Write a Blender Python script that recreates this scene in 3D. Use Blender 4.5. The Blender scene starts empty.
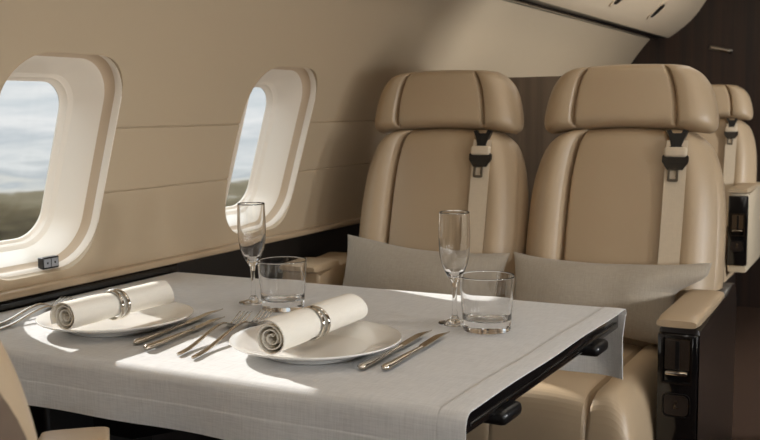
import bpy, bmesh, math, random
from mathutils import Vector, Matrix, noise
random.seed(7)
S = bpy.context.scene
COL = S.collection
PI = math.pi
UP = Vector((0, 0, 1))

# ------------------------------------------------------------------ materials
def srgb(r, g, b):
    f = lambda c: (c/255/12.92) if c/255 <= .04045 else ((c/255+.055)/1.055)**2.4
    return (f(r), f(g), f(b), 1)

def mat(name, col, rough=.5, metal=0., bump=None, vary=None, coat=0., spec=.5, sheen=0., trans=0., ior=1.5, scale_vec=None):
    m = bpy.data.materials.new(name); m.use_nodes = True
    nt = m.node_tree; p = nt.nodes['Principled BSDF']
    p.inputs['Base Color'].default_value = col
    p.inputs['Roughness'].default_value = rough
    p.inputs['Metallic'].default_value = metal
    p.inputs['Coat Weight'].default_value = coat
    p.inputs['Specular IOR Level'].default_value = spec
    p.inputs['Sheen Weight'].default_value = sheen
    p.inputs['Transmission Weight'].default_value = trans
    p.inputs['IOR'].default_value = ior
    tc = nt.nodes.new('ShaderNodeTexCoord')
    src = tc.outputs['Object']
    if scale_vec:
        mp = nt.nodes.new('ShaderNodeMapping'); mp.inputs['Scale'].default_value = scale_vec
        nt.links.new(src, mp.inputs['Vector']); src = mp.outputs['Vector']
    if vary:
        sc, amt = vary
        n = nt.nodes.new('ShaderNodeTexNoise'); n.inputs['Scale'].default_value = sc; n.inputs['Detail'].default_value = 4
        nt.links.new(src, n.inputs['Vector'])
        mx = nt.nodes.new('ShaderNodeMix'); mx.data_type = 'RGBA'
        mx.inputs['A'].default_value = tuple(c*(1-amt) for c in col[:3])+(1,)
        mx.inputs['B'].default_value = tuple(min(1, c*(1+amt)) for c in col[:3])+(1,)
        nt.links.new(n.outputs['Fac'], mx.inputs['Factor']); nt.links.new(mx.outputs['Result'], p.inputs['Base Color'])
    if bump:
        sc, st, dist = bump
        n = nt.nodes.new('ShaderNodeTexNoise'); n.inputs['Scale'].default_value = sc; n.inputs['Detail'].default_value = 3
        nt.links.new(src, n.inputs['Vector'])
        b = nt.nodes.new('ShaderNodeBump'); b.inputs['Strength'].default_value = st; b.inputs['Distance'].default_value = dist
        nt.links.new(n.outputs['Fac'], b.inputs['Height']); nt.links.new(b.outputs['Normal'], p.inputs['Normal'])
    return m

def weave_mat(name, col, freq, strength, dist, amt, rough=.9, sheen=.2):
    m = bpy.data.materials.new(name); m.use_nodes = True
    nt = m.node_tree; p = nt.nodes['Principled BSDF']; L = nt.links.new
    p.inputs['Roughness'].default_value = rough; p.inputs['Sheen Weight'].default_value = sheen
    p.inputs['Specular IOR Level'].default_value = .2
    tc = nt.nodes.new('ShaderNodeTexCoord')
    tot = None
    for sv in ((freq, freq*.06, freq*.06), (freq*.06, freq, freq)):
        mp = nt.nodes.new('ShaderNodeMapping'); mp.inputs['Scale'].default_value = sv
        L(tc.outputs['Object'], mp.inputs['Vector'])
        n = nt.nodes.new('ShaderNodeTexNoise'); n.inputs['Scale'].default_value = 1; n.inputs['Detail'].default_value = 2
        L(mp.outputs['Vector'], n.inputs['Vector'])
        if tot is None: tot = n.outputs['Fac']
        else:
            a = nt.nodes.new('ShaderNodeMath'); a.operation = 'ADD'; L(tot, a.inputs[0]); L(n.outputs['Fac'], a.inputs[1]); tot = a.outputs[0]
    h = nt.nodes.new('ShaderNodeMath'); h.operation = 'MULTIPLY'; h.inputs[1].default_value = .5; L(tot, h.inputs[0])
    mx = nt.nodes.new('ShaderNodeMix'); mx.data_type = 'RGBA'
    mr = nt.nodes.new('ShaderNodeMapRange'); mr.inputs['From Min'].default_value = .35; mr.inputs['From Max'].default_value = .65
    L(h.outputs[0], mr.inputs['Value'])
    mx.inputs['A'].default_value = tuple(c*(1-amt) for c in col[:3])+(1,)
    mx.inputs['B'].default_value = tuple(min(.95, c*(1+amt)) for c in col[:3])+(1,)
    L(mr.outputs['Result'], mx.inputs['Factor']); L(mx.outputs['Result'], p.inputs['Base Color'])
    b = nt.nodes.new('ShaderNodeBump'); b.inputs['Strength'].default_value = strength; b.inputs['Distance'].default_value = dist
    L(h.outputs[0], b.inputs['Height']); L(b.outputs['Normal'], p.inputs['Normal'])
    return m

def wood_mat(name, c1, c2, scale_vec, rough=.3, coat=.3):
    m = mat(name, c1, rough, coat=coat, scale_vec=scale_vec)
    nt = m.node_tree; p = nt.nodes['Principled BSDF']
    mp = [n for n in nt.nodes if n.type == 'MAPPING'][0]
    n = nt.nodes.new('ShaderNodeTexNoise'); n.inputs['Scale'].default_value = 1; n.inputs['Detail'].default_value = 5; n.inputs['Distortion'].default_value = .4
    nt.links.new(mp.outputs['Vector'], n.inputs['Vector'])
    r = nt.nodes.new('ShaderNodeValToRGB'); r.color_ramp.elements[0].position = .35; r.color_ramp.elements[1].position = .68
    r.color_ramp.elements[0].color = c1; r.color_ramp.elements[1].color = c2
    nt.links.new(n.outputs['Fac'], r.inputs['Fac']); nt.links.new(r.outputs['Color'], p.inputs['Base Color'])
    return m

def glass_mat(name):
    m = bpy.data.materials.new(name); m.use_nodes = True
    nt = m.node_tree; nt.nodes.remove(nt.nodes['Principled BSDF'])
    g = nt.nodes.new('ShaderNodeBsdfGlass'); g.inputs['Roughness'].default_value = 0; g.inputs['IOR'].default_value = 1.5
    nt.links.new(g.outputs[0], nt.nodes['Material Output'].inputs['Surface'])
    return m

def pane_mat(name):
    m = bpy.data.materials.new(name); m.use_nodes = True
    nt = m.node_tree; nt.nodes.remove(nt.nodes['Principled BSDF'])
    t = nt.nodes.new('ShaderNodeBsdfTransparent'); t.inputs['Color'].default_value = (.97, .98, .98, 1)
    g = nt.nodes.new('ShaderNodeBsdfGlossy'); g.inputs['Roughness'].default_value = .02
    mx = nt.nodes.new('ShaderNodeMixShader'); mx.inputs['Fac'].default_value = .025
    nt.links.new(t.outputs[0], mx.inputs[1]); nt.links.new(g.outputs[0], mx.inputs[2])
    nt.links.new(mx.outputs[0], nt.nodes['Material Output'].inputs['Surface'])
    return m

M = {}
M['wall'] = mat('cream_wall_covering', srgb(182, 163, 136), .55, bump=(900, .08, .001), vary=(2.5, .03))
M['bezel'] = mat('cream_window_plastic', srgb(234, 223, 208), .35)
M['bezel_shaded'] = mat('window_shaded_tan', srgb(192, 170, 144), .6)  # tan paints in the shading on the steep band inside each rim
M['ceil'] = mat('ceiling_cream', srgb(208, 188, 160), .5, bump=(700, .05, .001))
M['leather'] = mat('tan_leather', srgb(180, 158, 129), .40, bump=(420, .12, .0012), vary=(5, .04))
M['leather_side'] = mat('tan_leather_side', srgb(170, 149, 120), .45, bump=(420, .12, .0012))
M['shell'] = mat('dark_brown_shell', srgb(38, 31, 27), .32, coat=.15, vary=(3, .1))
M['shell_lit'] = mat('lit_cream_shell', srgb(196, 180, 154), .4)  # window light on the far seat's dark arm, painted in as cream
M['back'] = mat('shaded_back_shell', srgb(98, 81, 66), .5, bump=(420, .1, .001))  # brown paints in shade on the tan seat backs
M['black'] = mat('black_plastic', srgb(16, 15, 15), .3)
M['black_gloss'] = mat('black_gloss', srgb(13, 12, 13), .15, coat=.4)
M['dado'] = wood_mat('dark_dado_wood', srgb(15, 12, 11), srgb(26, 21, 19), (25, 1.5, 25), .45, .1)
M['wood'] = wood_mat('dark_veneer', srgb(26, 16, 10), srgb(54, 33, 21), (22, 22, .8), .5, .05)
M['divider'] = wood_mat('grey_brown_veneer', srgb(116, 100, 84), srgb(146, 128, 108), (26, 26, .9), .5, .05)
M['carpet'] = mat('brown_carpet', srgb(66, 50, 40), .95, bump=(600, .8, .004), vary=(350, .3), spec=.1)
M['chrome'] = mat('polished_silver', srgb(206, 200, 190), .10, 1.)
M['satin'] = mat('satin_steel', srgb(200, 190, 176), .16, 1.)
M['dark_chrome'] = mat('dark_chrome', srgb(120, 116, 112), .18, 1.)
M['ledge'] = mat('tan_ledge', srgb(176, 154, 126), .3, coat=.3)
M['cloth'] = weave_mat('white_linen', srgb(238, 238, 238), 520, .6, .0012, .11)
def add_translucency(m, f, col):
    nt = m.node_tree; out = nt.nodes['Material Output']; p = nt.nodes['Principled BSDF']
    t = nt.nodes.new('ShaderNodeBsdfTranslucent'); t.inputs['Color'].default_value = col
    x = nt.nodes.new('ShaderNodeMixShader'); x.inputs['Fac'].default_value = f
    nt.links.new(p.outputs[0], x.inputs[1]); nt.links.new(t.outputs[0], x.inputs[2]); nt.links.new(x.outputs[0], out.inputs['Surface'])
add_translucency(M['cloth'], .32, srgb(235, 230, 222))
M['napkin'] = weave_mat('ivory_napkin', srgb(232, 226, 214), 1100, .2, .0005, .03)
M['pillow'] = weave_mat('grey_linen', srgb(168, 158, 143), 800, .4, .0012, .10)
M['strap'] = weave_mat('beige_webbing', srgb(206, 190, 166), 900, .3, .0006, .05)
M['china'] = mat('white_china', srgb(236, 234, 230), .12, coat=.5)
M['glass'] = glass_mat('clear_glass')
M['pane'] = pane_mat('window_pane')
M['button'] = mat('grey_button', srgb(150, 152, 156), .4)
M['lamp'] = mat('lamp_diffuser', (1, .95, .88, 1), .5)

# ------------------------------------------------------------------ object helpers
def tag(o, label=None, cat=None, group=None, kind=None):
    if label: o['label'] = label
    if cat: o['category'] = cat
    if group: o['group'] = group
    if kind: o['kind'] = kind
    return o

def thing(name, label, cat, loc=(0, 0, 0), rz=0, group=None):
    o = bpy.data.objects.new(name, None); COL.objects.link(o)
    o.location = loc; o.rotation_euler = (0, 0, rz); o.empty_display_size = .05
    return tag(o, label, cat, group)

def obj(name, bm, m, parent=None, smooth=40, loc=None, rot=None, label=None):
    bmesh.ops.recalc_face_normals(bm, faces=bm.faces[:])
    me = bpy.data.meshes.new(name); bm.to_mesh(me); bm.free()
    if smooth:
        me.shade_smooth(); me.set_sharp_from_angle(angle=math.radians(smooth))
    me.materials.append(m)
    o = bpy.data.objects.new(name, me); COL.objects.link(o)
    if parent: o.parent = parent
    if loc is not None: o.location = loc
    if rot is not None: o.rotation_euler = rot
    if label: o['label'] = label
    return o

def struct(name, bm, m, smooth=40):
    return tag(obj(name, bm, m, None, smooth), kind='structure')

def bm_new(): return bmesh.new()

def add_box(bm, lo, hi, bev=0., seg=3, mtx=None):
    r = bmesh.ops.create_cube(bm, size=1)
    vs = r['verts']
    lo, hi = Vector(lo), Vector(hi)
    for v in vs:
        v.co = Vector((lo[i]+(v.co[i]+.5)*(hi[i]-lo[i]) for i in range(3)))
    if bev:
        es = list({e for v in vs for e in v.link_edges})
        r2 = bmesh.ops.bevel(bm, geom=es, offset=bev, segments=seg, profile=.5, affect='EDGES')
        vs = list({v for f in r2['faces'] for v in f.verts} | {v for v in vs if v.is_valid})
    if mtx is not None:
        for v in vs: v.co = mtx @ v.co
    return vs

def box(lo, hi, bev=0., seg=3, mtx=None):
    bm = bm_new(); add_box(bm, lo, hi, bev, seg, mtx); return bm

def add_lathe(bm, prof, n=64, center=(0, 0), closed=False, tight=False):
    if tight:
        q = [prof[0]]
        for a, b in zip(prof, prof[1:]):
            for t in (.08, .5, .92): q.append((a[0]+(b[0]-a[0])*t, a[1]+(b[1]-a[1])*t))
            q.append(b)
        prof = q
    rings = []
    for r, z in prof:
        if r < 1e-6: rings.append([bm.verts.new((center[0], center[1], z))])
        else: rings.append([bm.verts.new((center[0]+r*math.cos(2*PI*k/n), center[1]+r*math.sin(2*PI*k/n), z)) for k in range(n)])
    prs = list(zip(rings, rings[1:]))
    if closed: prs.append((rings[-1], rings[0]))
    for a, b in prs:
        for k in range(n):
            k2 = (k+1) % n
            if len(a) == 1 and len(b) == 1: continue
            if len(a) == 1: bm.faces.new((a[0], b[k], b[k2]))
            elif len(b) == 1: bm.faces.new((a[k], a[k2], b[0]))
            else: bm.faces.new((a[k], a[k2], b[k2], b[k]))

def add_sweep(bm, path, sect, cap=True, frame=None):
    """path: points; sect(i)-> list of (a,b) offsets in a frame (side, up)"""
    rings = []
    n = len(path)
    P = [Vector(p) for p in path]
    for i in range(n):
        t = (P[min(i+1, n-1)]-P[max(i-1, 0)]).normalized()
        up = frame or UP
        s = t.cross(up).normalized(); u = s.cross(t).normalized()
        rings.append([bm.verts.new(P[i]+s*a+u*b) for a, b in sect(i)])
    m = len(rings[0])
    for a, b in zip(rings, rings[1:]):
        for k in range(m):
            bm.faces.new((a[k], a[(k+1) % m], b[(k+1) % m], b[k]))
    if cap:
        bm.faces.new(rings[0][::-1]); bm.faces.new(rings[-1])

def ell(a, b, n=12):
    return [(a*math.cos(2*PI*k/n), b*math.sin(2*PI*k/n)) for k in range(n)]

def add_prism(bm, pts, axis, a, b):
    """extrude a 2D outline along axis ('x','y','z') from a to b"""
    def P(p, w):
        return {'x': (w, p[0], p[1]), 'y': (p[0], w, p[1]), 'z': (p[0], p[1], w)}[axis]
    A = [bm.verts.new(P(p, a)) for p in pts]; B = [bm.verts.new(P(p, b)) for p in pts]
    n = len(pts)
    for k in range(n): bm.faces.new((A[k], A[(k+1) % n], B[(k+1) % n], B[k]))
    bm.faces.new(A[::-1]); bm.faces.new(B)

def rrect(hw, hh, r, n=8, cx=0, cy=0):
    pts = []
    for (sx, sy, a0) in ((1, 1, 0), (-1, 1, 90), (-1, -1, 180), (1, -1, 270)):
        for k in range(n+1):
            a = math.radians(a0+90*k/n)
            pts.append((cx+sx*(hw-r)+r*math.cos(a), cy+sy*(hh-r)+r*math.sin(a)))
    return pts

def smoothstep(a, b, x):
    t = max(0, min(1, (x-a)/(b-a))); return t*t*(3-2*t)

def lerp_tab(tab, v):
    for (a, x), (b, y) in zip(tab, tab[1:]):
        if v <= b:
            t = 0 if b == a else (v-a)/(b-a); t = t*t*(3-2*t) if len(tab) < 3 else t
            return x+(y-x)*t
    return tab[-1][1]

def spline_tab(tab, v):
    """catmull-rom through a table of (v, x)"""
    n = len(tab)
    for i in range(n-1):
        if v <= tab[i+1][0] or i == n-2:
            (v1, p1), (v2, p2) = tab[i], tab[i+1]
            m1 = (tab[i+1][1]-tab[max(i-1, 0)][1])/max(1e-6, tab[i+1][0]-tab[max(i-1, 0)][0])
            m2 = (tab[min(i+2, n-1)][1]-tab[i][1])/max(1e-6, tab[min(i+2, n-1)][0]-tab[i][0])
            d = v2-v1; t = max(0, min(1, (v-v1)/d))
            return (2*t**3-3*t*t+1)*p1+(t**3-2*t*t+t)*m1*d+(-2*t**3+3*t*t)*p2+(t**3-t*t)*m2*d
    return tab[-1][1]

def cushion(H, hw, front, back, arch=lambda u, v: 0, nu=110, nv=60):
    """closed padded body: x across, z up 0..H, front towards -y by front(u,v), back by back(u,v)"""
    bm = bm_new()
    us = [math.sin(PI/2*(-1+2*i/nu)) for i in range(nu+1)]
    vs = [.5+.5*math.sin(PI/2*(-1+2*j/nv)) for j in range(nv+1)]
    F, B = [], []
    for j, v in enumerate(vs):
        fr, br = [], []
        for i, u in enumerate(us):
            x = hw(v)*u; z = H*v+arch(u, v)
            rim = i in (0, nu) or j in (0, nv)
            a = bm.verts.new((x, -front(u, v), z)); fr.append(a)
            br.append(a if rim else bm.verts.new((x, back(u, v), z)))
        F.append(fr); B.append(br)
    for j in range(nv):
        for i in range(nu):
            bm.faces.new((F[j][i], F[j][i+1], F[j+1][i+1], F[j+1][i]))
            q = [B[j][i], B[j+1][i], B[j+1][i+1], B[j][i+1]]
            qq = []
            for v_ in q:
                if v_ not in qq: qq.append(v_)
            if len(qq) >= 3:
                try: bm.faces.new(qq)
                except ValueError: pass
    return bm

# ------------------------------------------------------------------ cabin shell
R_, ZC, X0 = 1.2, .61, -1.514
def wx(z): return X0+R_-math.sqrt(R_*R_-(z-ZC)**2)
Y_A, Y_B = -2.4, 5.42
WN = [(1.40-.76*k) for k in (1, 2, 3, 4)]+[1.40, 2.16, 3.02, 3.78, 4.54]   # window centres along the cabin
WIN_VISIBLE = (1.40, 2.16)
TH = math.asin((.957-ZC)/R_)
WC = Vector((wx(.957), 0, .957)); WT = Vector((math.sin(TH), 0, math.cos(TH))); WNRM = Vector((math.cos(TH), 0, -math.sin(TH)))

def side_section():
    zs = [.708+i*(1.425-.708)/44 for i in range(45)]
    seams = (.886, 1.022)
    pts = []
    allz = sorted(set([z for z in zs if min(abs(z-s) for s in seams) > .006]+[s+d for s in seams for d in (-.0022, -.0011, 0, .0011, .0022)]))
    for z in allz:
        d = 0
        for s in seams:
            if abs(z-s) < .0015: d = .0035
        pts.append((wx(z)-d, z))
    return pts

def build_side_wall(name, mirror):
    sec = side_section()
    outer = [(x-.03, z) for x, z in sec]
    poly = sec+outer[::-1]
    bm = bm_new()
    ys = [Y_A+(Y_B-Y_A)*k/60 for k in range(61)]
    rings = [[bm.verts.new((p[0], y, p[1])) for p in poly] for y in ys]
    n = len(poly)
    for a, b in zip(rings, rings[1:]):
        for k in range(n): bm.faces.new((a[k], a[(k+1) % n], b[(k+1) % n], b[k]))
    bm.faces.new(rings[0]); bm.faces.new(rings[-1][::-1])
    o = obj(name, bm, M['wall'], None, 0)
    cb = bm_new()
    for yc in WN:
        A = [];B = []
        for (u, v) in rrect(.1555, .2250, .093, 10, 0, -.002):
            p = Vector((WC.x, yc+u, WC.z))+WT*v
            A.append(cb.verts.new(p+WNRM*.12)); B.append(cb.verts.new(p-WNRM*.12))
        m = len(A)
        for k in range(m): cb.faces.new((A[k], A[(k+1) % m], B[(k+1) % m], B[k]))
        cb.faces.new(A[::-1]); cb.faces.new(B)
    c = obj('cutter', cb, M['wall'], None, 0)
    md = o.modifiers.new('cut', 'BOOLEAN'); md.operation = 'DIFFERENCE'; md.solver = 'EXACT'; md.object = c
    dg = bpy.context.evaluated_depsgraph_get(); dg.update()
    me = bpy.data.meshes.new_from_object(o.evaluated_get(dg))
    o.modifiers.clear(); old = o.data; o.data = me; bpy.data.meshes.remove(old)
    bpy.data.objects.remove(c)
    if mirror:
        b2 = bm_new(); b2.from_mesh(me)
        for v in b2.verts: v.co.x = MIR-v.co.x
        bmesh.ops.reverse_faces(b2, faces=b2.faces[:])
        b2.to_mesh(me); b2.free()
    me.shade_smooth(); me.set_sharp_from_angle(angle=math.radians(25))
    return tag(o, kind='structure')
MIR = -.20                       # cabin mid plane is x = -.10
build_side_wall('wall_left', False)
build_side_wall('wall_right', True)

def mirx(x, s): return x if s < 0 else MIR-x

RINGS = [  # n, half width, half height, centre v, radius
    (-.004, .1600, .2300, -.002, .096), (.005, .1592, .2292, -.002, .0955), (.0080, .1570, .2270, -.002, .094), (.0080, .1545, .2245, -.002, .0925),
    (.004, .1528, .2228, -.002, .091), (-.008, .1522, .2222, -.002, .0905)]
SHADED_BAND = [(-.007, .1523, .2223, -.002, .0905), (-.012, .1518, .2216, -.003, .090), (-.018, .1506, .2200, -.004, .0895), (-.024, .1485, .2168, -.006, .088), (-.028, .1460, .2130, -.009, .086)]
REVEAL = [(-.0275, .1464, .2136, -.009, .086), (-.032, .1440, .2105, -.011, .084), (-.050, .1385, .2035, -.017, .081), (-.072, .1325, .1950, -.025, .075), (-.090, .1270, .1870, -.032, .070)]
FRAME = [(-.0895, .1273, .1873, -.032, .070), (-.0905, .1262, .1858, -.032, .069), (-.098, .1235, .1815, -.033, .067), (-.0990, .1222, .1795, -.034, .066),
         (-.1000, .1218, .1788, -.034, .065), (-.108, .1195, .1755, -.036, .062), (-.112, .1150, .1700, -.036, .060), (-.116, .1150, .1700, -.036, .060)]

def win_pt(yc, u, v, n, s):
    p = Vector((WC.x, yc+u, WC.z))+WT*v+WNRM*n
    p.x = mirx(p.x, s); return p

def loft(rings, yc, s):
    bm = bm_new(); L = []
    for (n, hw, hh, cv, r) in rings:
        L.append([bm.verts.new(win_pt(yc, u, v, n, s)) for u, v in rrect(hw, hh, r, 12, 0, cv)])
    for a, b in zip(L, L[1:]):
        m = len(a)
        for k in range(m): bm.faces.new((a[k], a[(k+1) % m], b[(k+1) % m], b[k]))
    return bm

def build_window(idx, yc, s):
    w = obj('window_%d' % idx, loft(RINGS, yc, s), M['bezel'], None, 40); tag(w, kind='structure')
    obj('window_shaded_band', loft(SHADED_BAND, yc, s), M['bezel_shaded'], w, 40)
    obj('window_reveal', loft(REVEAL, yc, s), M['bezel'], w, 40)
    obj('window_frame', loft(FRAME, yc, s), M['bezel'], w, 40)
    for d, nm in ((-.114, 'pane'),):
        bm = bm_new()
        bm.faces.new([bm.verts.new(win_pt(yc, u, v, d, s)) for u, v in rrect(.1165, .1715, .0605, 12, 0, -.036)])
        obj(nm, bm, M['pane'], w, 0)
    return w
k = 1
for yc in WIN_VISIBLE:
    build_window(k, yc, -1); k += 1
for yc in WN:
    if yc not in WIN_VISIBLE: build_window(k, yc, -1); k += 1
for yc in WN: build_window(k, yc, 1); k += 1

def strip(name, sec, m, s=-1, y0=Y_A, y1=Y_B, smooth=40):
    bm = bm_new(); add_prism(bm, [(mirx(x, s), z) for x, z in sec], 'y', y0, y1)
    return struct(name, bm, m, smooth)

def round_sec(x0, x1, z0, z1, r, n=5):
    return rrect((x1-x0)/2, (z1-z0)/2, r, n, (x0+x1)/2, (z0+z1)/2)

for s, side in ((-1, 'left'), (1, 'right')):
    strip('wall_%s_dado' % side, [(-1.56, -.02), (-1.515, -.02), (-1.515, .705), (-1.56, .705)], M['dado'], s)
tn = 1
for s in (-1, 1):
    strip('trim_%d' % tn, round_sec(-1.535, -1.487, .700, .7155, .005), M['ledge'], s); tn += 1
    strip('trim_%d' % tn, round_sec(-1.535, -1.499, .668, .6995, .008), M['black_gloss'], s, y1=1.815 if s < 0 else Y_B); tn += 1
# overhead rail: dark strip with a bright bead, then the panel with the air vents, then the ceiling
for s in (-1, 1):
    strip('trim_%d' % tn, [(-1.235, 1.440), (-1.203, 1.418), (-1.198, 1.416), (-1.150, 1.424), (-1.108, 1.421), (-1.108, 1.45), (-1.2, 1.47)], M['black'], s); tn += 1
    strip('trim_%d' % tn, round_sec(-1.176, -1.160, 1.4135, 1.426, .004), M['dark_chrome'], s); tn += 1
SOF = [(-1.118, 1.424), (-1.110, 1.4195), (-1.102, 1.4215), (-1.060, 1.449), (-1.022, 1.478), (-.985, 1.512), (-.952, 1.551), (-.925, 1.592), (-.895, 1.640), (-.85, 1.69), (-.78, 1.735)]
bm = bm_new()
sec = SOF+[(-.70, 1.765), (-.55, 1.79)]
sec = sec+[(MIR-x, z) for x, z in sec[::-1]]
poly = sec+[(.95, 1.9), (-1.15, 1.9)]
add_prism(bm, poly, 'y', Y_A, Y_B)
struct('ceiling', bm, M['ceil'], 35)
struct('floor', box((-1.6, Y_A-.05, -.05), (1.4, Y_B+.05, 0)), M['carpet'], 0)
struct('wall_front', box((-1.6, Y_B, -.02), (1.4, Y_B+.04, 1.95)), M['wood'], 0)
struct('wall_back', box((-1.6, Y_A-.04, -.02), (1.4, Y_A, 1.95)), M['wood'], 0)
# latch on the far bulkhead, made up from a streak of reflected light
t = thing('door_latch', 'slim metal latch standing in for a bright streak on the dark far bulkhead', 'rail', (-.837, Y_B-.001, 1.348))
mt = Matrix.Rotation(math.radians(14), 4, 'Y')
obj('backplate', box((-.06, -.006, -.012), (.06, 0, .012), .003, 2, mt), M['dark_chrome'], t)
obj('latch_bar', box((-.05, -.016, -.006), (.05, -.005, .006), .004, 3, mt), M['satin'], t)

# low divider behind the seat pair
bm = bm_new(); add_prism(bm, [(-1.40, 0), (-.57, 0), (-.57, 1.145), (-.577, 1.152), (-1.375, 1.152), (-1.45, .95), (-1.50, .70)], 'y', 3.0, 3.05)
struct('wall_divider', bm, M['divider'], 0)

struct('wall_light_block', box((.15, 2.70, 0), (1.22, 3.40, 1.80)), M['wood'], 0)  # unseen block added to throw a soft dark band on the window wall
# air vents in the overhead panel
def soffit_frame(px, pz, y):
    best = min(range(len(SOF)-1), key=lambda i: (SOF[i][0]-px)**2+(SOF[i][1]-pz)**2)
    a, b = SOF[best], SOF[best+1]
    t = Vector((b[0]-a[0], 0, b[1]-a[1])).normalized()
    nrm = Vector((t.z, 0, -t.x))
    o = Vector((a[0]+.5*(b[0]-a[0]), y, a[1]+.5*(b[1]-a[1])))
    return Matrix(((t.x, 0, nrm.x, o.x), (t.y, 1, nrm.y, o.y), (t.z, 0, nrm.z, o.z), (0, 0, 0, 1)))
for y, lab in ((4.0, 'dark oval air vent in the overhead panel, nearer to the camera'), (4.66, 'dark oval air vent in the overhead panel, nearer to the dark bulkhead')):
    mt = soffit_frame(-1.04, 1.463, y)
    t = thing('air_vent', lab, 'vent', (0, 0, 0), group='air vents in the overhead panel')
    t.matrix_world = mt
    bm = bm_new(); add_prism(bm, rrect(.055, .046, .028, 6), 'z', -.004, .003); obj('bezel', bm, M['ceil'], t)
    bm = bm_new(); add_prism(bm, rrect(.040, .030, .020, 6), 'z', .002, .0045); obj('vent_slot', bm, M['black'], t)

# ------------------------------------------------------------------ window shade switch
def build_switch(yc):
    # sits on the lower reveal lip, facing the cabin
    o = win_pt(1.442, 0, -.2250, .006, -1)
    up = (WT*.98-WNRM*.30).normalized(); ax = Vector((0, 1, 0)); nr = ax.cross(up).normalized()
    if nr.x < 0: nr = -nr
    mtx = Matrix(((ax.x, up.x, nr.x, o.x), (ax.y, up.y, nr.y, o.y), (ax.z, up.z, nr.z, o.z), (0, 0, 0, 1)))
    t = thing('shade_switch', 'small black two-button shade switch below the large near window', 'switch')
    t.matrix_world = mtx @ Matrix.Scale(.95, 4)
    bm = bm_new(); add_prism(bm, rrect(.0225, .0125, .002, 3, 0, .0125), 'z', -.010, .004); obj('housing', bm, M['black'], t)
    for sx in (-1, 1):
        bm = bm_new(); add_prism(bm, rrect(.0092, .0090, .001, 3, sx*.0105, .0125), 'z', .0035, .006)
        b = obj('button', bm, M['button'], t, label='grey square button')
        bm = bm_new()
        add_prism(bm, [(sx*.0105+.003*math.cos(a*PI/2+(PI/4)), .0125+.003*math.sin(a*PI/2+PI/4)) for a in range(4)], 'z', .0058, .0064)
        obj('button_mark', bm, M['black'], b)
build_switch(1.42)

# ------------------------------------------------------------------ seats
BT = math.radians(12)
def sup(u, p, q=.5): return max(0., 1-abs(u)**p)**q

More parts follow.
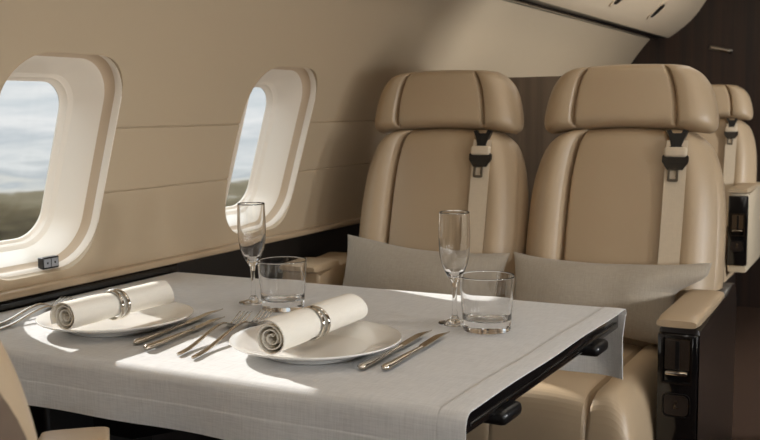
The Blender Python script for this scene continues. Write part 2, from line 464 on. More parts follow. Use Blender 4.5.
def back_parts(t, belt=True, BT=BT):
    H = .56
    hwt = [(0, .244), (.15, .249), (.45, .252), (.64, .249), (.78, .240), (.89, .222), (.95, .202), (1, .165)]
    hw = lambda v: spline_tab(hwt, v)*.985
    us = .545
    def front(u, v):
        a = abs(u); e = sup(u, 7)*sup(2*v-1, 16)
        T = .062
        if a < us: T += .010*(1-(a/us)**2)
        else:
            q = (a-us)/(1-us); T += .030*math.sin(PI*min(1, q*1.15+.0))**.8 if q < .87 else 0
        T += .012*smoothstep(.55, .05, v)
        g = .022*math.exp(-((a-us)/.022)**2)*smoothstep(0, .06, v)*smoothstep(1, .93, v)
        return (T-g)*e
    back = lambda u, v: .055*sup(u, 4)*sup(2*v-1, 10)
    arch = lambda u, v: -.010*u*u*v
    rot = (-BT, 0, 0)
    # hinge point in seat space: back front surface ends at y=0 for z=.70
    oy, oz = -.053+.075, .45
    obj('backrest', cushion(H, hw, front, back, arch, 120, 70), M['leather'], t, 0, (0, oy, oz), rot)
    # head cushion
    hh = .173
    ht = [(0, .192), (.04, .204), (.13, .2095), (.32, .2075), (.52, .2005), (.72, .188), (.89, .166), (1, .136)]
    hwh = lambda v: 1.04*spline_tab(ht, v)
    uh = .585
    def hf(u, v):
        a = abs(u); e = sup(u, 8)*sup(2*v-1, 9)
        T = .068+(.005*(1-(a/uh)**2) if a < uh else .008*math.sin(PI*min(1, (a-uh)/(1-uh))))
        T -= .016*math.exp(-((a-uh)/.022)**2)*smoothstep(0, .1, v)*smoothstep(1, .85, v)
        return T*e
    hb = lambda u, v: .070*sup(u, 4)*sup(2*v-1, 5)
    ha = lambda u, v: .012*(1-u*u)*(1-v)-.006*u*u*v
    p = Matrix.Rotation(-BT, 3, 'X') @ Vector((0, 0, .562))
    obj('headrest', cushion(hh, hwh, hf, hb, ha, 120, 50), M['leather'], t, 0, (0, oy+p.y-.012, oz+p.z-.014), (-BT*.6, 0, 0))
    # back shell behind the padding; dark brown paints in the near seat's shade
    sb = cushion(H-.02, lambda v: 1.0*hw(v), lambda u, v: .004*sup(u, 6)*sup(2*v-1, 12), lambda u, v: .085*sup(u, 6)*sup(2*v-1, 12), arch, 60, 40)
    obj('back_shell', sb, M['back'], t, 0, (0, oy, oz), rot, 'back shell with shade painted in as dark brown')
    if belt:
        bx = .136
        fm = Matrix.Translation((0, oy, oz)) @ Matrix.Rotation(-BT, 4, 'X')
        bm = bm_new()
        pts = []
        for i in range(25):
            v = .05+.87*i/24
            u = bx/hw(v)
            d = max(front(u-.08, v), front(u, v), front(u+.08, v))
            pts.append((bx-.004+.006*v, -d-.003, H*v))
        add_sweep(bm, pts, lambda i: [(-.025, -.001), (.025, -.001), (.025, .001), (-.025, .001)], frame=Vector((0, -1, 0)))
        st = obj('belt_strap', bm, M['strap'], t, 30); st.matrix_local = fm
        fy = -max(front(bx/hw(.9), .9), front(bx/hw(.84), .84))-.004
        # anchor: dark hourglass bracket, folded webbing, plate and tongue loop
        def P(z): return H*.5+z
        z0 = .531
        bm = bm_new()
        add_prism(bm, [(bx-.025, z0+.008), (bx-.015, z0+.010), (bx-.010, z0+.001), (bx+.010, z0+.001), (bx+.015, z0+.010), (bx+.026, z0+.008),
                       (bx+.018, z0-.012), (bx+.012, z0-.030), (bx+.018, z0-.034), (bx-.018, z0-.034), (bx-.012, z0-.030), (bx-.016, z0-.012)], 'y', fy-.008, fy+.004)
        a = obj('belt_anchor', bm, M['black'], t, 30); a.matrix_local = fm
        bm = bm_new(); add_box(bm, (bx-.027, fy-.016, z0-.057), (bx+.027, fy-.002, z0-.033), .006, 3)
        f = obj('webbing_fold', bm, M['strap'], a, 40)
        bm = bm_new(); add_prism(bm, rrect(.031, .011, .007, 4, bx, z0-.062), 'y', fy-.010, fy+.006)
        add_prism(bm, [(bx-.030, z0-.070), (bx+.030, z0-.070), (bx+.018, z0-.088), (bx-.018, z0-.088)], 'y', fy-.009, fy+.004)
        obj('belt_plate', bm, M['black_gloss'], a, 30)
        bm = bm_new()
        outer = rrect(.0125, .0165, .004, 3, bx-.004, z0-.100); inner = rrect(.0075, .0105, .002, 3, bx-.004, z0-.100)
        A = [[bm.verts.new((x, y, z)) for x, z in o_] for y in (fy-.009, fy-.002) for o_ in (outer, inner)]
        n = len(outer)
        for k in range(n):
            k2 = (k+1) % n
            bm.faces.new((A[0][k], A[0][k2], A[1][k2], A[1][k])); bm.faces.new((A[2][k], A[3][k], A[3][k2], A[2][k2]))
            bm.faces.new((A[0][k], A[2][k], A[2][k2], A[0][k2])); bm.faces.new((A[1][k], A[1][k2], A[3][k2], A[3][k]))
        obj('belt_tongue', bm, M['dark_chrome'], a, 30)

def seat_base(t, cx=0., half=.215, y0=-.52):
    L = .56
    cs = .50
    hwc = lambda v: half
    def up(u, v):
        a = abs(u)
        e = sup(u, 9)*sup(2*v-1, 16)
        T = .198+(.008*(1-(a/cs)**2) if a < cs else .016*math.sin(PI*min(1, (a-cs)/(1-cs)))**.7)
        T -= .02*math.exp(-((a-cs)/.022)**2)
        return T*e
    dn = lambda u, v: .002*sup(u, 4)*sup(2*v-1, 4)
    bm = cushion(L, hwc, up, dn, lambda u, v: 0, 120, 70)
    # lay flat: z (0..L) -> y, -y -> z
    for v in bm.verts:
        x, y, z = v.co; v.co = (x+cx, y0+z, .285-y)
    obj('seat_cushion', bm, M['leather'], t, 0)
    bm = bm_new(); add_box(bm, (cx-half+.02, y0+.06, .02), (cx+half-.02, .10, .288), .02, 3)
    obj('seat_pedestal', bm, M['shell'], t)

def armrest(t, xi, xo, y0=-.425, ztop=.628, controls=True, shellmat='shell', zb=.03):
    """aisle arm: xi inner, xo outer x (seat space)"""
    a, b = min(xi, xo), max(xi, xo)
    out = 1 if xo > xi else -1
    # shell body: side outline extruded over the width
    y1 = .165
    out_pts = [(y0+.012, zb), (y0+.008, max(.40, zb+.1)), (y0+.012, .56), (y0+.016, ztop-.024), (-.03, ztop-.022), (-.02, ztop-.012), (.10, ztop-.006)]
    for k in range(7):
        an = PI/2*(1-k/6); out_pts.append((y1-.045+.045*math.cos(an), ztop-.051+.045*math.sin(an)))
    out_pts += [(y1-.01, max(.25, zb+.02)), (y1-.06, zb)]
    bm = bm_new(); add_prism(bm, out_pts, 'x', a+.004, b)
    bmesh.ops.bevel(bm, geom=[e for e in bm.edges if abs(e.verts[0].co.x-e.verts[1].co.x) < 1e-5], offset=.008, segments=3, profile=.5, affect='EDGES')
    sh = obj('arm_shell', bm, M[shellmat], t, 40, label={'shell': 'dark brown arm shell', 'leather': 'tan leather arm'}.get(shellmat, 'arm shell with light painted in as cream'))
    bm = bm_new()
    n = 26
    path = [(0, y0+(-.03-y0)*i/n, ztop-.013) for i in range(n+1)]
    w = (b-a)/2-.001
    def sect(i):
        e = min(1, (1-(1-min(1, i/4))**2))**.5 if i < 4 else 1
        e = max(e, .55)
        return [(p*(.92+.08*e)*w, q*.013*e) for p, q in [(sx*abs(math.cos(th))**.45, sy*abs(math.sin(th))**.45) for th in [2*PI*(k+.5)/20 for k in range(20)] for sx, sy in [(1 if math.cos(th) > 0 else -1, 1 if math.sin(th) > 0 else -1)]]]
    add_sweep(bm, path, sect)
    for v in bm.verts: v.co.x += (a+b)/2
    obj('arm_pad', bm, M['leather'], t, 50, label='tan leather arm pad')
    if controls:
        fy = y0+.010; cx = (a+b)/2+.002
        def ring(hw, hh, r, wd, cz, ya, yb):
            bm = bm_new()
            o_ = rrect(hw, hh, r, 4, cx, cz); i_ = rrect(hw-wd, hh-wd, max(.001, r-wd), 4, cx, cz)
            A = [[bm.verts.new((x, y, z)) for x, z in q] for y in (ya, yb) for q in (o_, i_)]
            n = len(o_)
            for k in range(n):
                k2 = (k+1) % n
                bm.faces.new((A[0][k], A[0][k2], A[1][k2], A[1][k])); bm.faces.new((A[2][k], A[3][k], A[3][k2], A[2][k2]))
                bm.faces.new((A[0][k], A[2][k], A[2][k2], A[0][k2])); bm.faces.new((A[1][k], A[1][k2], A[3][k2], A[3][k]))
            return bm
        panel = obj('control_panel', box((cx-.040, fy-.006, .36), (cx+.040, fy+.02, ztop-.034), .004, 2), M['black_gloss'], t)
        obj('panel_frame', ring(.031, .050, .004, .004, .541, fy-.012, fy-.004), M['dark_chrome'], panel, 30)
        obj('slider_plate', box((cx-.025, fy-.0085, .520), (cx+.025, fy-.005, .584), .001, 1), M['satin'], panel, 30)
        obj('slider_slot', box((cx-.003, fy-.0095, .522), (cx+.005, fy-.006, .580)), M['black'], panel, 0)
        obj('slider_lever', box((cx-.022, fy-.018, .510), (cx+.023, fy-.006, .518), .003, 2), M['satin'], panel, 30)
        for q in (-.016, .016): pass
        obj('button_frame', ring(.028, .025, .012, .002, .446, fy-.009, fy-.004), M['black'], panel, 30)
        bm = bm_new(); add_prism(bm, rrect(.024, .021, .010, 5, cx, .446), 'y', fy-.0095, fy-.004)
        b_ = obj('seat_button', bm, M['shell'], panel, 30)
        bm = bm_new()
        add_prism(bm, [(cx+.004*math.cos(2*PI*k/12), .454+.004*math.sin(2*PI*k/12)) for k in range(12)], 'y', fy-.0102, fy-.009)
        add_prism(bm, [(cx-.005, .439), (cx+.006, .439), (cx+.006, .442), (cx-.001, .442), (cx-.001, .449), (cx-.005, .449)], 'y', fy-.0102, fy-.009)
        obj('seat_symbol', bm, M['satin'], b_, 0)

# the pair facing the table
t = thing('cabin_seat', 'tan leather cabin seat beside the window wall, grey cushion on its backrest', 'seat', (-1.1055, 2.38, 0), group='tan leather cabin seats')
back_parts(t); seat_base(t, -.03, .225)
armrest(t, -.262, -.382, y0=-.16, ztop=.642, controls=False, shellmat='leather')
t2 = thing('cabin_seat', 'tan leather aisle seat facing the table, dark armrest with chrome framed controls', 'seat', (-.606, 2.38, 0), group='tan leather cabin seats')
back_parts(t2); seat_base(t2, -.015, .200, y0=-.55)
armrest(t2, .182, .266, y0=-.375)
# farther seat down the aisle
t3 = thing('cabin_seat', 'farther tan leather seat by the dark bulkhead, mostly hidden behind the aisle seat', 'seat', (-.835, 4.86, 0), group='tan leather cabin seats')
back_parts(t3); seat_base(t3, -.015, .200, y0=-.50)
armrest(t3, .186, .270, y0=-.375, ztop=.70, shellmat='shell_lit', zb=.33)
# near seat, seen from behind at the lower left, swivelled towards the window
t4 = thing('cabin_seat', 'nearest seat turned away from the camera, only its dark side edge and one arm showing', 'seat', (-.874, .496, 0), math.radians(180+41.3), group='tan leather cabin seats')
back_parts(t4, True, math.radians(24)); seat_base(t4, 0, .2)
armrest(t4, -.178, -.274, controls=False)

# ------------------------------------------------------------------ lumbar pillows
def pillow(label, W, H, T, loc, rot, tuck=None):
    bm = cushion(H, lambda v: W/2*(1-.06*(1-(2*v-1)**2)), lambda u, v: T*(sup(u, 2.6)*sup(2*v-1, 2.2)), lambda u, v: T*.6*(sup(u, 2.6)*sup(2*v-1, 2.2)),
                 lambda u, v: -.018*(1-u*u)*(2*v-1), 60, 40)
    for v in bm.verts:
        n = noise.noise(v.co*9+Vector(loc)*3)
        v.co.y += .006*n*min(1, abs(v.co.y)*40)
        v.co.z += .004*noise.noise(Vector((v.co.x*7, loc[0]*5, v.co.z*3)))
    if tuck:                    # pressed against the armrest below its pad, spilling over it above
        for v in bm.verts:
            lim = tuck+(W/2-tuck)*smoothstep(H*.60, H*.88, v.co.z)
            if v.co.x > 0: v.co.x *= lim/(W/2)
    o = obj('lumbar_pillow', bm, M['pillow'], None, 0, loc, rot)
    return tag(o, label, 'pillow', 'grey lumbar pillows')
pillow('grey linen lumbar pillow on the seat by the window wall', .47, .215, .055, (-1.100, 2.265, .498), (math.radians(-16), math.radians(3), 0))
pillow('grey linen lumbar pillow on the aisle seat', .48, .205, .06, (-.606, 2.270, .498), (math.radians(-16), 0, 0), .172)

# ------------------------------------------------------------------ table
TZ = .680                      # top of the cloth
t = thing('dining_table', 'dark cabin table under the white cloth, fixed to the window wall', 'table', (-1.0, 1.45, 0))
def loc(p): return (p[0]+1.0, p[1]-1.45, p[2])
def taper(bm):
    for v in bm.verts:
        if v.co.x > 0: v.co.x -= .020*max(0, min(1, (.36-v.co.y)/.73))
    return bm
bm = bm_new(); add_box(bm, loc((-1.494, 1.102, .642)), loc((-.446, 1.797, .6775)), .006, 3); obj('tabletop', taper(bm), M['black_gloss'], t)
bm = bm_new(); add_box(bm, loc((-.447, 1.12, .652)), loc((-.4435, 1.78, .658)), .0015, 2); obj('edge_band', taper(bm), M['dark_chrome'], t, label='dark metal edge band')
for y in (1.235, 1.65):
    bm = bm_new(); add_box(bm, loc((-.53, y-.034, .629)), loc((-.430, y+.030, .650)), .008, 3); obj('latch', taper(bm), M['black'], t)
bm = bm_new(); add_box(bm, loc((-1.497, 1.30, .0)), loc((-1.40, 1.60, .648)), .01, 3); obj('wall_support', bm, M['black'], t)
bm = bm_new(); add_prism(bm, [(-.40, .42), (-.40, .648), (.40, .648), (.40, .62), (-.30, .42)], 'y', -.03, .03); obj('bracket', bm, M['black'], t)

# tablecloth: one sheet draped over near and far edge
def cloth():
    bm = bm_new()
    yn, yf, rr = 1.083, 1.815, .017
    prof = []
    zb = .594; zl = sorted([zb+(TZ-rr-zb)*i/8 for i in range(9)]+[zb+.040+d for d in (-.0025, -.0012, 0, .0012, .0025)])
    for z in zl: prof.append((yn, z, 'n'))
    for i in range(1, 8):
        a = PI/2*i/8; prof.append((yn+rr-rr*math.cos(a), TZ-rr+rr*math.sin(a), 'r'))
    N = 56
    for i in range(N+1): prof.append((yn+rr+(yf-yn-2*rr)*i/N, TZ, 't'))
    for i in range(1, 8):
        a = PI/2*i/8; prof.append((yf-rr+rr*math.sin(a), TZ-rr+rr*math.cos(a), 'r'))
    for i in range(12): prof.append((yf, TZ-rr-(TZ-rr-.548)*i/11, 'f'))
    x0, x1 = -1.490, -.436
    xs = [x0+(x1-x0)*i/150 for i in range(151)]
    xs = sorted(xs+[x1-.040+d for d in (-.003, -.0018, -.0009, 0, .0009, .0018, .003)])
    s = [0]
    for p, q in zip(prof, prof[1:]): s.append(s[-1]+math.hypot(q[0]-p[0], q[1]-p[1]))
    rows = []
    hem = .040
    for j, (y, z, k) in enumerate(prof):
        row = []
        for x in xs:
            yy, zz, xx = y, z, x-.020*smoothstep(-.9, x1, x)*max(0, min(1, (1.81-y)/.73))
            over = max(0, x-(-.455))                  # bit past the table end sags
            if k in 'tr' : zz -= 2.0*over*over
            hang = 0
            if k == 'n':
                d = (TZ-z); hang = d
                yy -= .004*math.sin(x*9+1)*d/.08+.003*math.sin(x*23)*d/.08+.10*d*.12
            if k == 'f':
                d = (TZ-z); hang = d
                yy += .006*math.sin(x*14)*d/.12
                if x > -.50:
                    yy -= .06*((x+.50)/.07)**2*min(1, d/.05)*.5      # the free corner curls in
            # hem fold: double thickness band along the free edges
            e = min(s[j], s[-1]-s[j], x1-x)
            h = .0008*smoothstep(hem+.001, hem-.001, e)-.0006*math.exp(-((e-hem)/.0010)**2)
            wob = .0006*noise.noise(Vector((x*6, yy*6, 0)))
            if k == 'n': yy -= h
            elif k == 'f': yy += h
            else: zz += h+wob
            row.append(bm.verts.new((xx+.0012*math.sin(s[j]*20), yy, zz)))
        rows.append(row)
    for a, b in zip(rows, rows[1:]):
        for i in range(len(xs)-1): bm.faces.new((a[i], a[i+1], b[i+1], b[i]))
    o = obj('tablecloth', bm, M['cloth'], None, 0)
    md = o.modifiers.new('thick', 'SOLIDIFY'); md.thickness = .0014; md.offset = -1
    dg = bpy.context.evaluated_depsgraph_get(); dg.update()
    me = bpy.data.meshes.new_from_object(o.evaluated_get(dg)); o.modifiers.clear(); o.data = me
    me.shade_smooth(); me.set_sharp_from_angle(angle=math.radians(50))
    return tag(o, 'white linen tablecloth with stitched hem over the cabin table', 'tablecloth')
cloth()
T0 = TZ+.0012

# ------------------------------------------------------------------ plates
def plate(label, x, y):
    pr = [(0, .004), (.070, .004), (.078, .0), (.082, .0), (.086, .004), (.110, .0125), (.132, .0195), (.1335, .0212), (.1330, .0225), (.131, .0228), (.112, .0165), (.090, .0095), (.084, .0075), (.078, .0068), (0, .0068)]
    bm = bm_new(); add_lathe(bm, pr, 128)
    o = obj('dinner_plate', bm, M['china'], None, 35, (x, y, T0))
    return tag(o, label, 'plate', 'white dinner plates')
PL = [(-1.197, 1.280), (-.787, 1.277)]
plate('white china dinner plate next to the window wall', *PL[0])
plate('white china dinner plate farther from the window, near the table corner', *PL[1])

# ------------------------------------------------------------------ rolled napkins and their rings
def napkin(label, loc_, rz, seed, L=.245, R=.0268, tilt=0):
    bm = bm_new()
    turns, th = 3.2, .0017
    NS, NL = 120, 46
    grid_o, grid_i = [], []
    for j in range(NL+1):
        s = j/NL
        ro, ri = [], []
        ring_pinch = 1-.09*math.exp(-((s-.47)/.10)**2)
        flare = 1+.03*(1-s)**2
        for i in range(NS+1):
            q = i/NS
            a = seed+q*turns*2*PI
            r = .0045+(R-.0045)*q**.85
            r *= ring_pinch*flare
            wob = 1+.035*noise.noise(Vector((math.cos(a)*1.2+seed*3, math.sin(a)*1.2, s*5)))*q
            r *= wob
            if q > .93: r += .004*((q-.93)/.07)*(1-.5*s)      # loose outer edge
            # end of the roll is cut slightly askew
            y = -L/2+L*s+(.010*math.cos(a+seed) * (1 if s > .9 else 0)*((s-.9)/.1))
            y -= .006*(1-q)*(1-s)*-1
            ro.append(bm.verts.new((r*math.cos(a), y, r*math.sin(a)*.94)))
            r2 = r-th
            ri.append(bm.verts.new((r2*math.cos(a), y, r2*math.sin(a)*.94)))
        grid_o.append(ro); grid_i.append(ri)
    for G in (grid_o, grid_i):
        for a, b in zip(G, G[1:]):
            for i in range(NS): bm.faces.new((a[i], a[i+1], b[i+1], b[i]))
    for j in (0, NL):
        for i in range(NS): bm.faces.new((grid_o[j][i], grid_o[j][i+1], grid_i[j][i+1], grid_i[j][i]))
    for i in (0, NS):
        for j in range(NL): bm.faces.new((grid_o[j][i], grid_o[j+1][i], grid_i[j+1][i], grid_i[j][i]))
    o = obj('rolled_napkin', bm, M['napkin'], None, 60, loc_, (tilt, 0, rz))
    return tag(o, label, 'napkin', 'rolled napkins on the plates')

def napkin_ring(label, loc_, rz, tilt=0):
    t = thing('napkin_ring', label, 'napkin ring', loc_, rz, 'silver napkin rings')
    t.rotation_euler = (tilt, math.radians(0), rz)
    def tor(y, r0, r1, ang):
        bm = bm_new(); n, m = 64, 12
        g = []
        for i in range(n):
            a = 2*PI*i/n
            g.append([bm.verts.new(((r0+r1*math.cos(b))*math.cos(a), y+r1*1.3*math.sin(b)+ang*math.cos(a)*.012, (r0+r1*math.cos(b))*math.sin(a)*.95)) for b in [2*PI*k/m for k in range(m)]])
        for i in range(n):
            for k in range(m): bm.faces.new((g[i][k], g[(i+1) % n][k], g[(i+1) % n][(k+1) % m], g[i][(k+1) % m]))
        return bm
    obj('band', tor(-.0045, .0262, .0024, -.25), M['chrome'], t)
    obj('band', tor(.0045, .0262, .0024, .25), M['chrome'], t)
NZ = T0+.0215+.0250
napkin('ivory rolled linen napkin on the plate next to the window wall', (-1.171, 1.258, NZ), math.radians(-1.5), 2.4)
napkin_ring('silver double-band ring around the napkin next to the window wall', (-1.171, 1.250, NZ), math.radians(-1.5))
napkin('ivory rolled linen napkin on the plate near the table corner', (-.786, 1.270, NZ), math.radians(0), .9)
napkin_ring('silver double-band ring around the napkin near the table corner', (-.786, 1.264, NZ), math.radians(0))

# ------------------------------------------------------------------ glasses
def flute(label, x, y):
    bm = bm_new()
    K = .976
    outer = [(0, .0), (.0275, .0), (.0285, .0008), (.028, .0018), (.020, .0036), (.010, .007), (.0052, .014), (.0042, .025), (.0040, .045), (.0043, .065), (.0058, .074), (.011, .083), (.0175, .094), (.0225, .107), (.0258, .122), (.0272, .138), (.0275, .155), (.0270, .175), (.0262, .199)]
    inner = [(.0258, .2000), (.0253, .199), (.0260, .175), (.0265, .155), (.0262, .138), (.0247, .122), (.0213, .107), (.0160, .095), (.0085, .0865), (0, .084)]
    add_lathe(bm, [(r, z*K) for r, z in outer+inner], 64, tight=True)
    o = obj('champagne_flute', bm, M['glass'], None, 60, (x, y, T0))
    return tag(o, label, 'glass', 'champagne flutes')
def tumbler(label, x, y):
    bm = bm_new()
    outer = [(0, .0015), (.034, .0008), (.0375, .0), (.0395, .0012), (.0402, .004), (.0415, .025), (.0435, .05), (.0455, .075), (.0466, .0925)]
    inner = [(.0462, .0935), (.0452, .0928), (.0441, .075), (.0420, .05), (.0398, .030), (.0380, .0215), (.033, .0185), (.02, .0175), (0, .0172)]
    add_lathe(bm, outer+inner, 72, tight=True)
    o = obj('tumbler', bm, M['glass'], None, 60, (x, y, T0))
    return tag(o, label, 'glass', 'whisky tumblers')
flute('empty champagne flute nearer the window', -1.103, 1.560)
flute('empty champagne flute between the knives and the aisle seat', -.672, 1.551)
tumbler('empty clear tumbler nearer the window', -1.017, 1.534)
tumbler('empty clear tumbler near the free end of the table', -.602, 1.526)

# ------------------------------------------------------------------ cutlery
def knife(label, tail, tip, hw=.0066, grp=None):
    a = Vector(tail); b = Vector(tip); L = (b-a).length
    t = thing('table_knife', label, 'knife', (a.x, a.y, T0), math.atan2(b.y-a.y, b.x-a.x), grp)
    bm = bm_new()
    Lh = L*.56
    n = 30
    def sect(i):
        q = i/n
        w = hw*(.78+.22*math.cos(q*PI)) * (1 if q > .06 else math.sqrt(max(.02, 1-((.06-q)/.06)**2)))
        h = .0050*(.80+.20*math.cos(q*PI)) * (1 if q > .06 else math.sqrt(max(.02, 1-((.06-q)/.06)**2)))
        return ell(w, h, 16)
    add_sweep(bm, [(Lh*i/n, 0, .0054) for i in range(n+1)], sect)
    obj('handle', bm, M['satin'], t, 50)
    # blade: on its flat, curved towards the tip
    bm = bm_new(); n = 28
    def bs(i):
        q = i/n
        w0 = -.0042-.0052*smoothstep(.02, .16, q)
        w1 = .0045*(1-.1*q)
        k = smoothstep(1., .66, q)**.7 if q > .66 else 1
        w0 = w1-.0005-(w1-w0)*max(.04, k)+0
        th = .0011
        return [(w0, 0), (w1*.5+w0*.5, th*.5), (w1, th), (w1, -th), (w1*.5+w0*.5, -th*.5)]
    add_sweep(bm, [(Lh-.003+(L-Lh+.003)*i/n, 0, .0052+.0030*smoothstep(0, n, i)) for i in range(n+1)], bs)
    obj('blade', bm, M['chrome'], t, 30)
    return t

def fork(label, tail, tip, grp=None):
    a = Vector(tail); b = Vector(tip); L = (b-a).length
    t = thing('table_fork', label, 'fork', (a.x, a.y, T0), math.atan2(b.y-a.y, b.x-a.x), grp)
    def zz(s):   # side profile along the length
        q = s/L
        return .0030+.0125*smoothstep(.10, .58, q)-.0135*smoothstep(.60, .82, q)+.0120*smoothstep(.82, 1.02, q)
    bm = bm_new()
    Lh = L*.66; n = 40
    def sect(i):
        q = i/n
        w = .0056*(1-q)+.0020*q if q < .9 else .0020+.0022*((q-.9)/.1)
        if q < .05: w *= math.sqrt(max(.05, 1-((.05-q)/.05)**2))
        h = .0019+.0006*(1-abs(2*q-1))
        return ell(w, h, 12)
    add_sweep(bm, [(Lh*i/n, 0, zz(Lh*i/n)) for i in range(n+1)], sect)
    obj('handle', bm, M['satin'], t, 50)
    bm = bm_new()
    n = 14; La, Lb = Lh-.004, L*.80
    def hs(i):
        q = i/n; w = .0042+.0072*smoothstep(0, .65, q)+.0008
        return ell(w, .0011, 12)
    add_sweep(bm, [(La+(Lb-La)*i/n, 0, zz(La+(Lb-La)*i/n)) for i in range(n+1)], hs)
    hd = obj('fork_head', bm, M['chrome'], t, 50)
    for k in range(4):
        off = (k-1.5)*.0073
        bm = bm_new(); n = 12
        def ts(i):
            w = .0014*(1-.45*(i/n)); return ell(w, .0010*(1-.3*i/n), 8)
        add_sweep(bm, [(Lb-.004+(L-Lb+.004)*i/n, off, zz(Lb-.004+(L-Lb+.004)*i/n)) for i in range(n+1)], ts)
        obj('tine', bm, M['chrome'], hd, 50)
    return t

G1, G2 = 'table knives on the cloth', 'table forks on the cloth'
knife('silver knife just beside the plate near the table corner', (-.668, 1.200, 0), (-.674, 1.452, 0), grp=G1)
knife('outer silver knife, closest of all to the free end of the table', (-.636, 1.212, 0), (-.643, 1.455, 0), grp=G1)
knife('silver knife close to the plate next to the window wall', (-1.070, 1.182, 0), (-1.100, 1.452, 0), grp=G1)
knife('silver knife between the two plates, on the fork side of its pair', (-1.028, 1.160, 0), (-1.054, 1.396, 0), grp=G1)
fork('silver fork between the plates, beside the knives', (-.962, 1.158, 0), (-1.026, 1.428, 0), G2)
fork('silver fork partly behind the napkin near the table corner', (-.928, 1.150, 0), (-1.001, 1.462, 0), G2)
fork('silver fork by the window ledge, outermost of its pair', (-1.395, 1.185, 0), (-1.435, 1.400, 0), G2)
fork('silver fork tucked beside the plate next to the window wall', (-1.362, 1.165, 0), (-1.405, 1.390, 0), G2)

# ------------------------------------------------------------------ light: sun, sky, cabin lamps
sun = bpy.data.lights.new('sun', 'SUN'); sun.energy = 5.0; sun.angle = math.radians(.8); sun.color = (1, .97, .93)
so = bpy.data.objects.new('sun', sun); COL.objects.link(so)
SD = Vector((1.94, -.76, -1.0)).normalized()
so.rotation_euler = SD.to_track_quat('-Z', 'Y').to_euler()

w = bpy.data.worlds.new('sky'); S.world = w; w.use_nodes = True
nt = w.node_tree; L = nt.links.new
bg = nt.nodes['Background']
tc = nt.nodes.new('ShaderNodeTexCoord'); sx = nt.nodes.new('ShaderNodeSeparateXYZ'); L(tc.outputs['Generated'], sx.inputs[0])
mp = nt.nodes.new('ShaderNodeMapping'); mp.inputs['Scale'].default_value = (7, 7, 40); L(tc.outputs['Generated'], mp.inputs['Vector'])
nz = nt.nodes.new('ShaderNodeTexNoise'); nz.inputs['Scale'].default_value = 1.6; nz.inputs['Detail'].default_value = 6; L(mp.outputs['Vector'], nz.inputs['Vector'])
ad = nt.nodes.new('ShaderNodeMath'); ad.operation = 'MULTIPLY_ADD'; ad.inputs[1].default_value = .09; L(nz.outputs['Fac'], ad.inputs[0])
L(sx.outputs['Z'], ad.inputs[2])
mr = nt.nodes.new('ShaderNodeMapRange'); mr.inputs['From Min'].default_value = -.120; mr.inputs['From Max'].default_value = .20; L(ad.outputs[0], mr.inputs['Value'])
rp = nt.nodes.new('ShaderNodeValToRGB'); L(mr.outputs['Result'], rp.inputs['Fac'])
el = rp.color_ramp.elements
el[0].position = 0; el[0].color = srgb(24, 22, 18)
el[1].position = 1; el[1].color = srgb(196, 206, 213)
for pos, c in ((.07, srgb(34, 32, 26)), (.15, srgb(66, 61, 48)), (.22, srgb(118, 110, 88)), (.275, srgb(150, 143, 122)), (.30, srgb(228, 228, 222)), (.335, srgb(196, 203, 207)), (.38, srgb(232, 235, 235)), (.43, srgb(206, 213, 218)), (.50, srgb(244, 245, 245)), (.58, srgb(216, 223, 227)), (.64, srgb(240, 242, 242)), (.74, srgb(205, 213, 219))):
    e = el.new(pos); e.color = c
L(rp.outputs['Color'], bg.inputs['Color']); # the open sky overhead is brighter than the hazy band near the horizon
up_ = nt.nodes.new('ShaderNodeMapRange'); up_.interpolation_type = 'SMOOTHSTEP'
up_.inputs['From Min'].default_value = .12; up_.inputs['From Max'].default_value = .65; up_.inputs['To Min'].default_value = .62; up_.inputs['To Max'].default_value = 2.8
L(sx.outputs['Z'], up_.inputs['Value']); L(up_.outputs['Result'], bg.inputs['Strength'])


def area(name, loc_, rot, sx_, sy_, power, col):
    l = bpy.data.lights.new(name, 'AREA'); l.shape = 'RECTANGLE'; l.size = sx_; l.size_y = sy_; l.energy = power; l.color = col
    o = bpy.data.objects.new(name, l); COL.objects.link(o); o.location = loc_; o.rotation_euler = rot
    return o
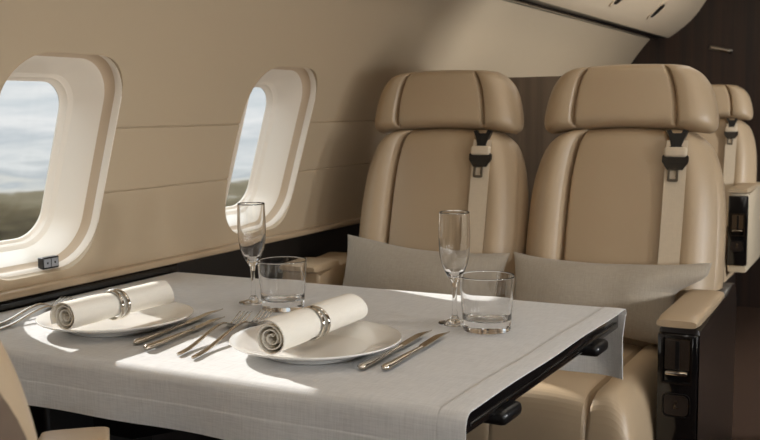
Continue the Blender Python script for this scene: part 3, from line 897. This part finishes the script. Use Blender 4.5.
# daylight coming in through the opposite windows
DAY = {-.88: 7, -.12: 6, .64: 6, 1.40: 9, 2.16: 9, 3.78: 44}      # powers shape the light on the wall; other windows get no lamp
for yc in WN:
    pw = [v for k_, v in DAY.items() if abs(k_-yc) < .01]
    if not pw: continue
    p = win_pt(yc, 0, -.036, -.095, 1)
    d = Vector((-1, 0, -.10)).normalized()
    o = area('window_daylight', p, d.to_track_quat('-Z', 'Z').to_euler(), .22, .32, pw[0], (.94, .97, 1))
# two long ceiling lamps, unseen, added for soft base light
for xl, lab in ((-.42, 'long fill lamp added to the ceiling on the window side'), (.22, 'long fill lamp added to the ceiling on the aisle side')):
    t = thing('ceiling_fill_lamp', lab, 'lamp', (xl, 1.6, 1.79))
    bm = bm_new(); add_box(bm, (-.05, -3.4, -.012), (.05, 3.4, .02), .008, 2); obj('diffuser', bm, M['lamp'], t)
    area('ceiling_fill_light', (xl, 1.6, 1.775), (0, 0, 0), .08, 6.6, 5, (1, .95, .87))

# ------------------------------------------------------------------ camera
cam = bpy.data.cameras.new('camera'); co = bpy.data.objects.new('camera', cam); COL.objects.link(co)
cam.sensor_fit = 'HORIZONTAL'; cam.sensor_width = 36; cam.lens = 984/760*36; cam.clip_start = .02
Xc = Vector((.885094, .464, -.0119))
def cam_basis():
    f = 984.
    Y = Vector(((900-380)/f, (105-220)/f, 1)).normalized()
    h = Vector((1, -.012, 0)); n = Y.cross(h).normalized()
    if n.y > 0: n = -n
    X = Y.cross(n)
    Rm = Matrix((X, Y, n))          # world <- cv camera (x right, y down, z forward)
    return Rm @ Matrix(((1, 0, 0), (0, -1, 0), (0, 0, -1)))
co.matrix_world = Matrix.Translation((0, 0, 1.05)) @ cam_basis().to_4x4()
cam.dof.use_dof = True; cam.dof.focus_distance = 1.62; cam.dof.aperture_fstop = 11.0
S.camera = co

S.view_settings.view_transform = 'Standard'; S.view_settings.look = 'None'; S.view_settings.gamma = 1
S.view_settings.use_curve_mapping = False; S.view_settings.exposure = .60
cy = S.cycles
cy.max_bounces = 14; cy.transmission_bounces = 14; cy.diffuse_bounces = 6; cy.glossy_bounces = 6; cy.transparent_max_bounces = 12
cy.caustics_reflective = False; cy.caustics_refractive = True; cy.blur_glossy = .5
cy.use_denoising = True; cy.sample_clamp_indirect = 4
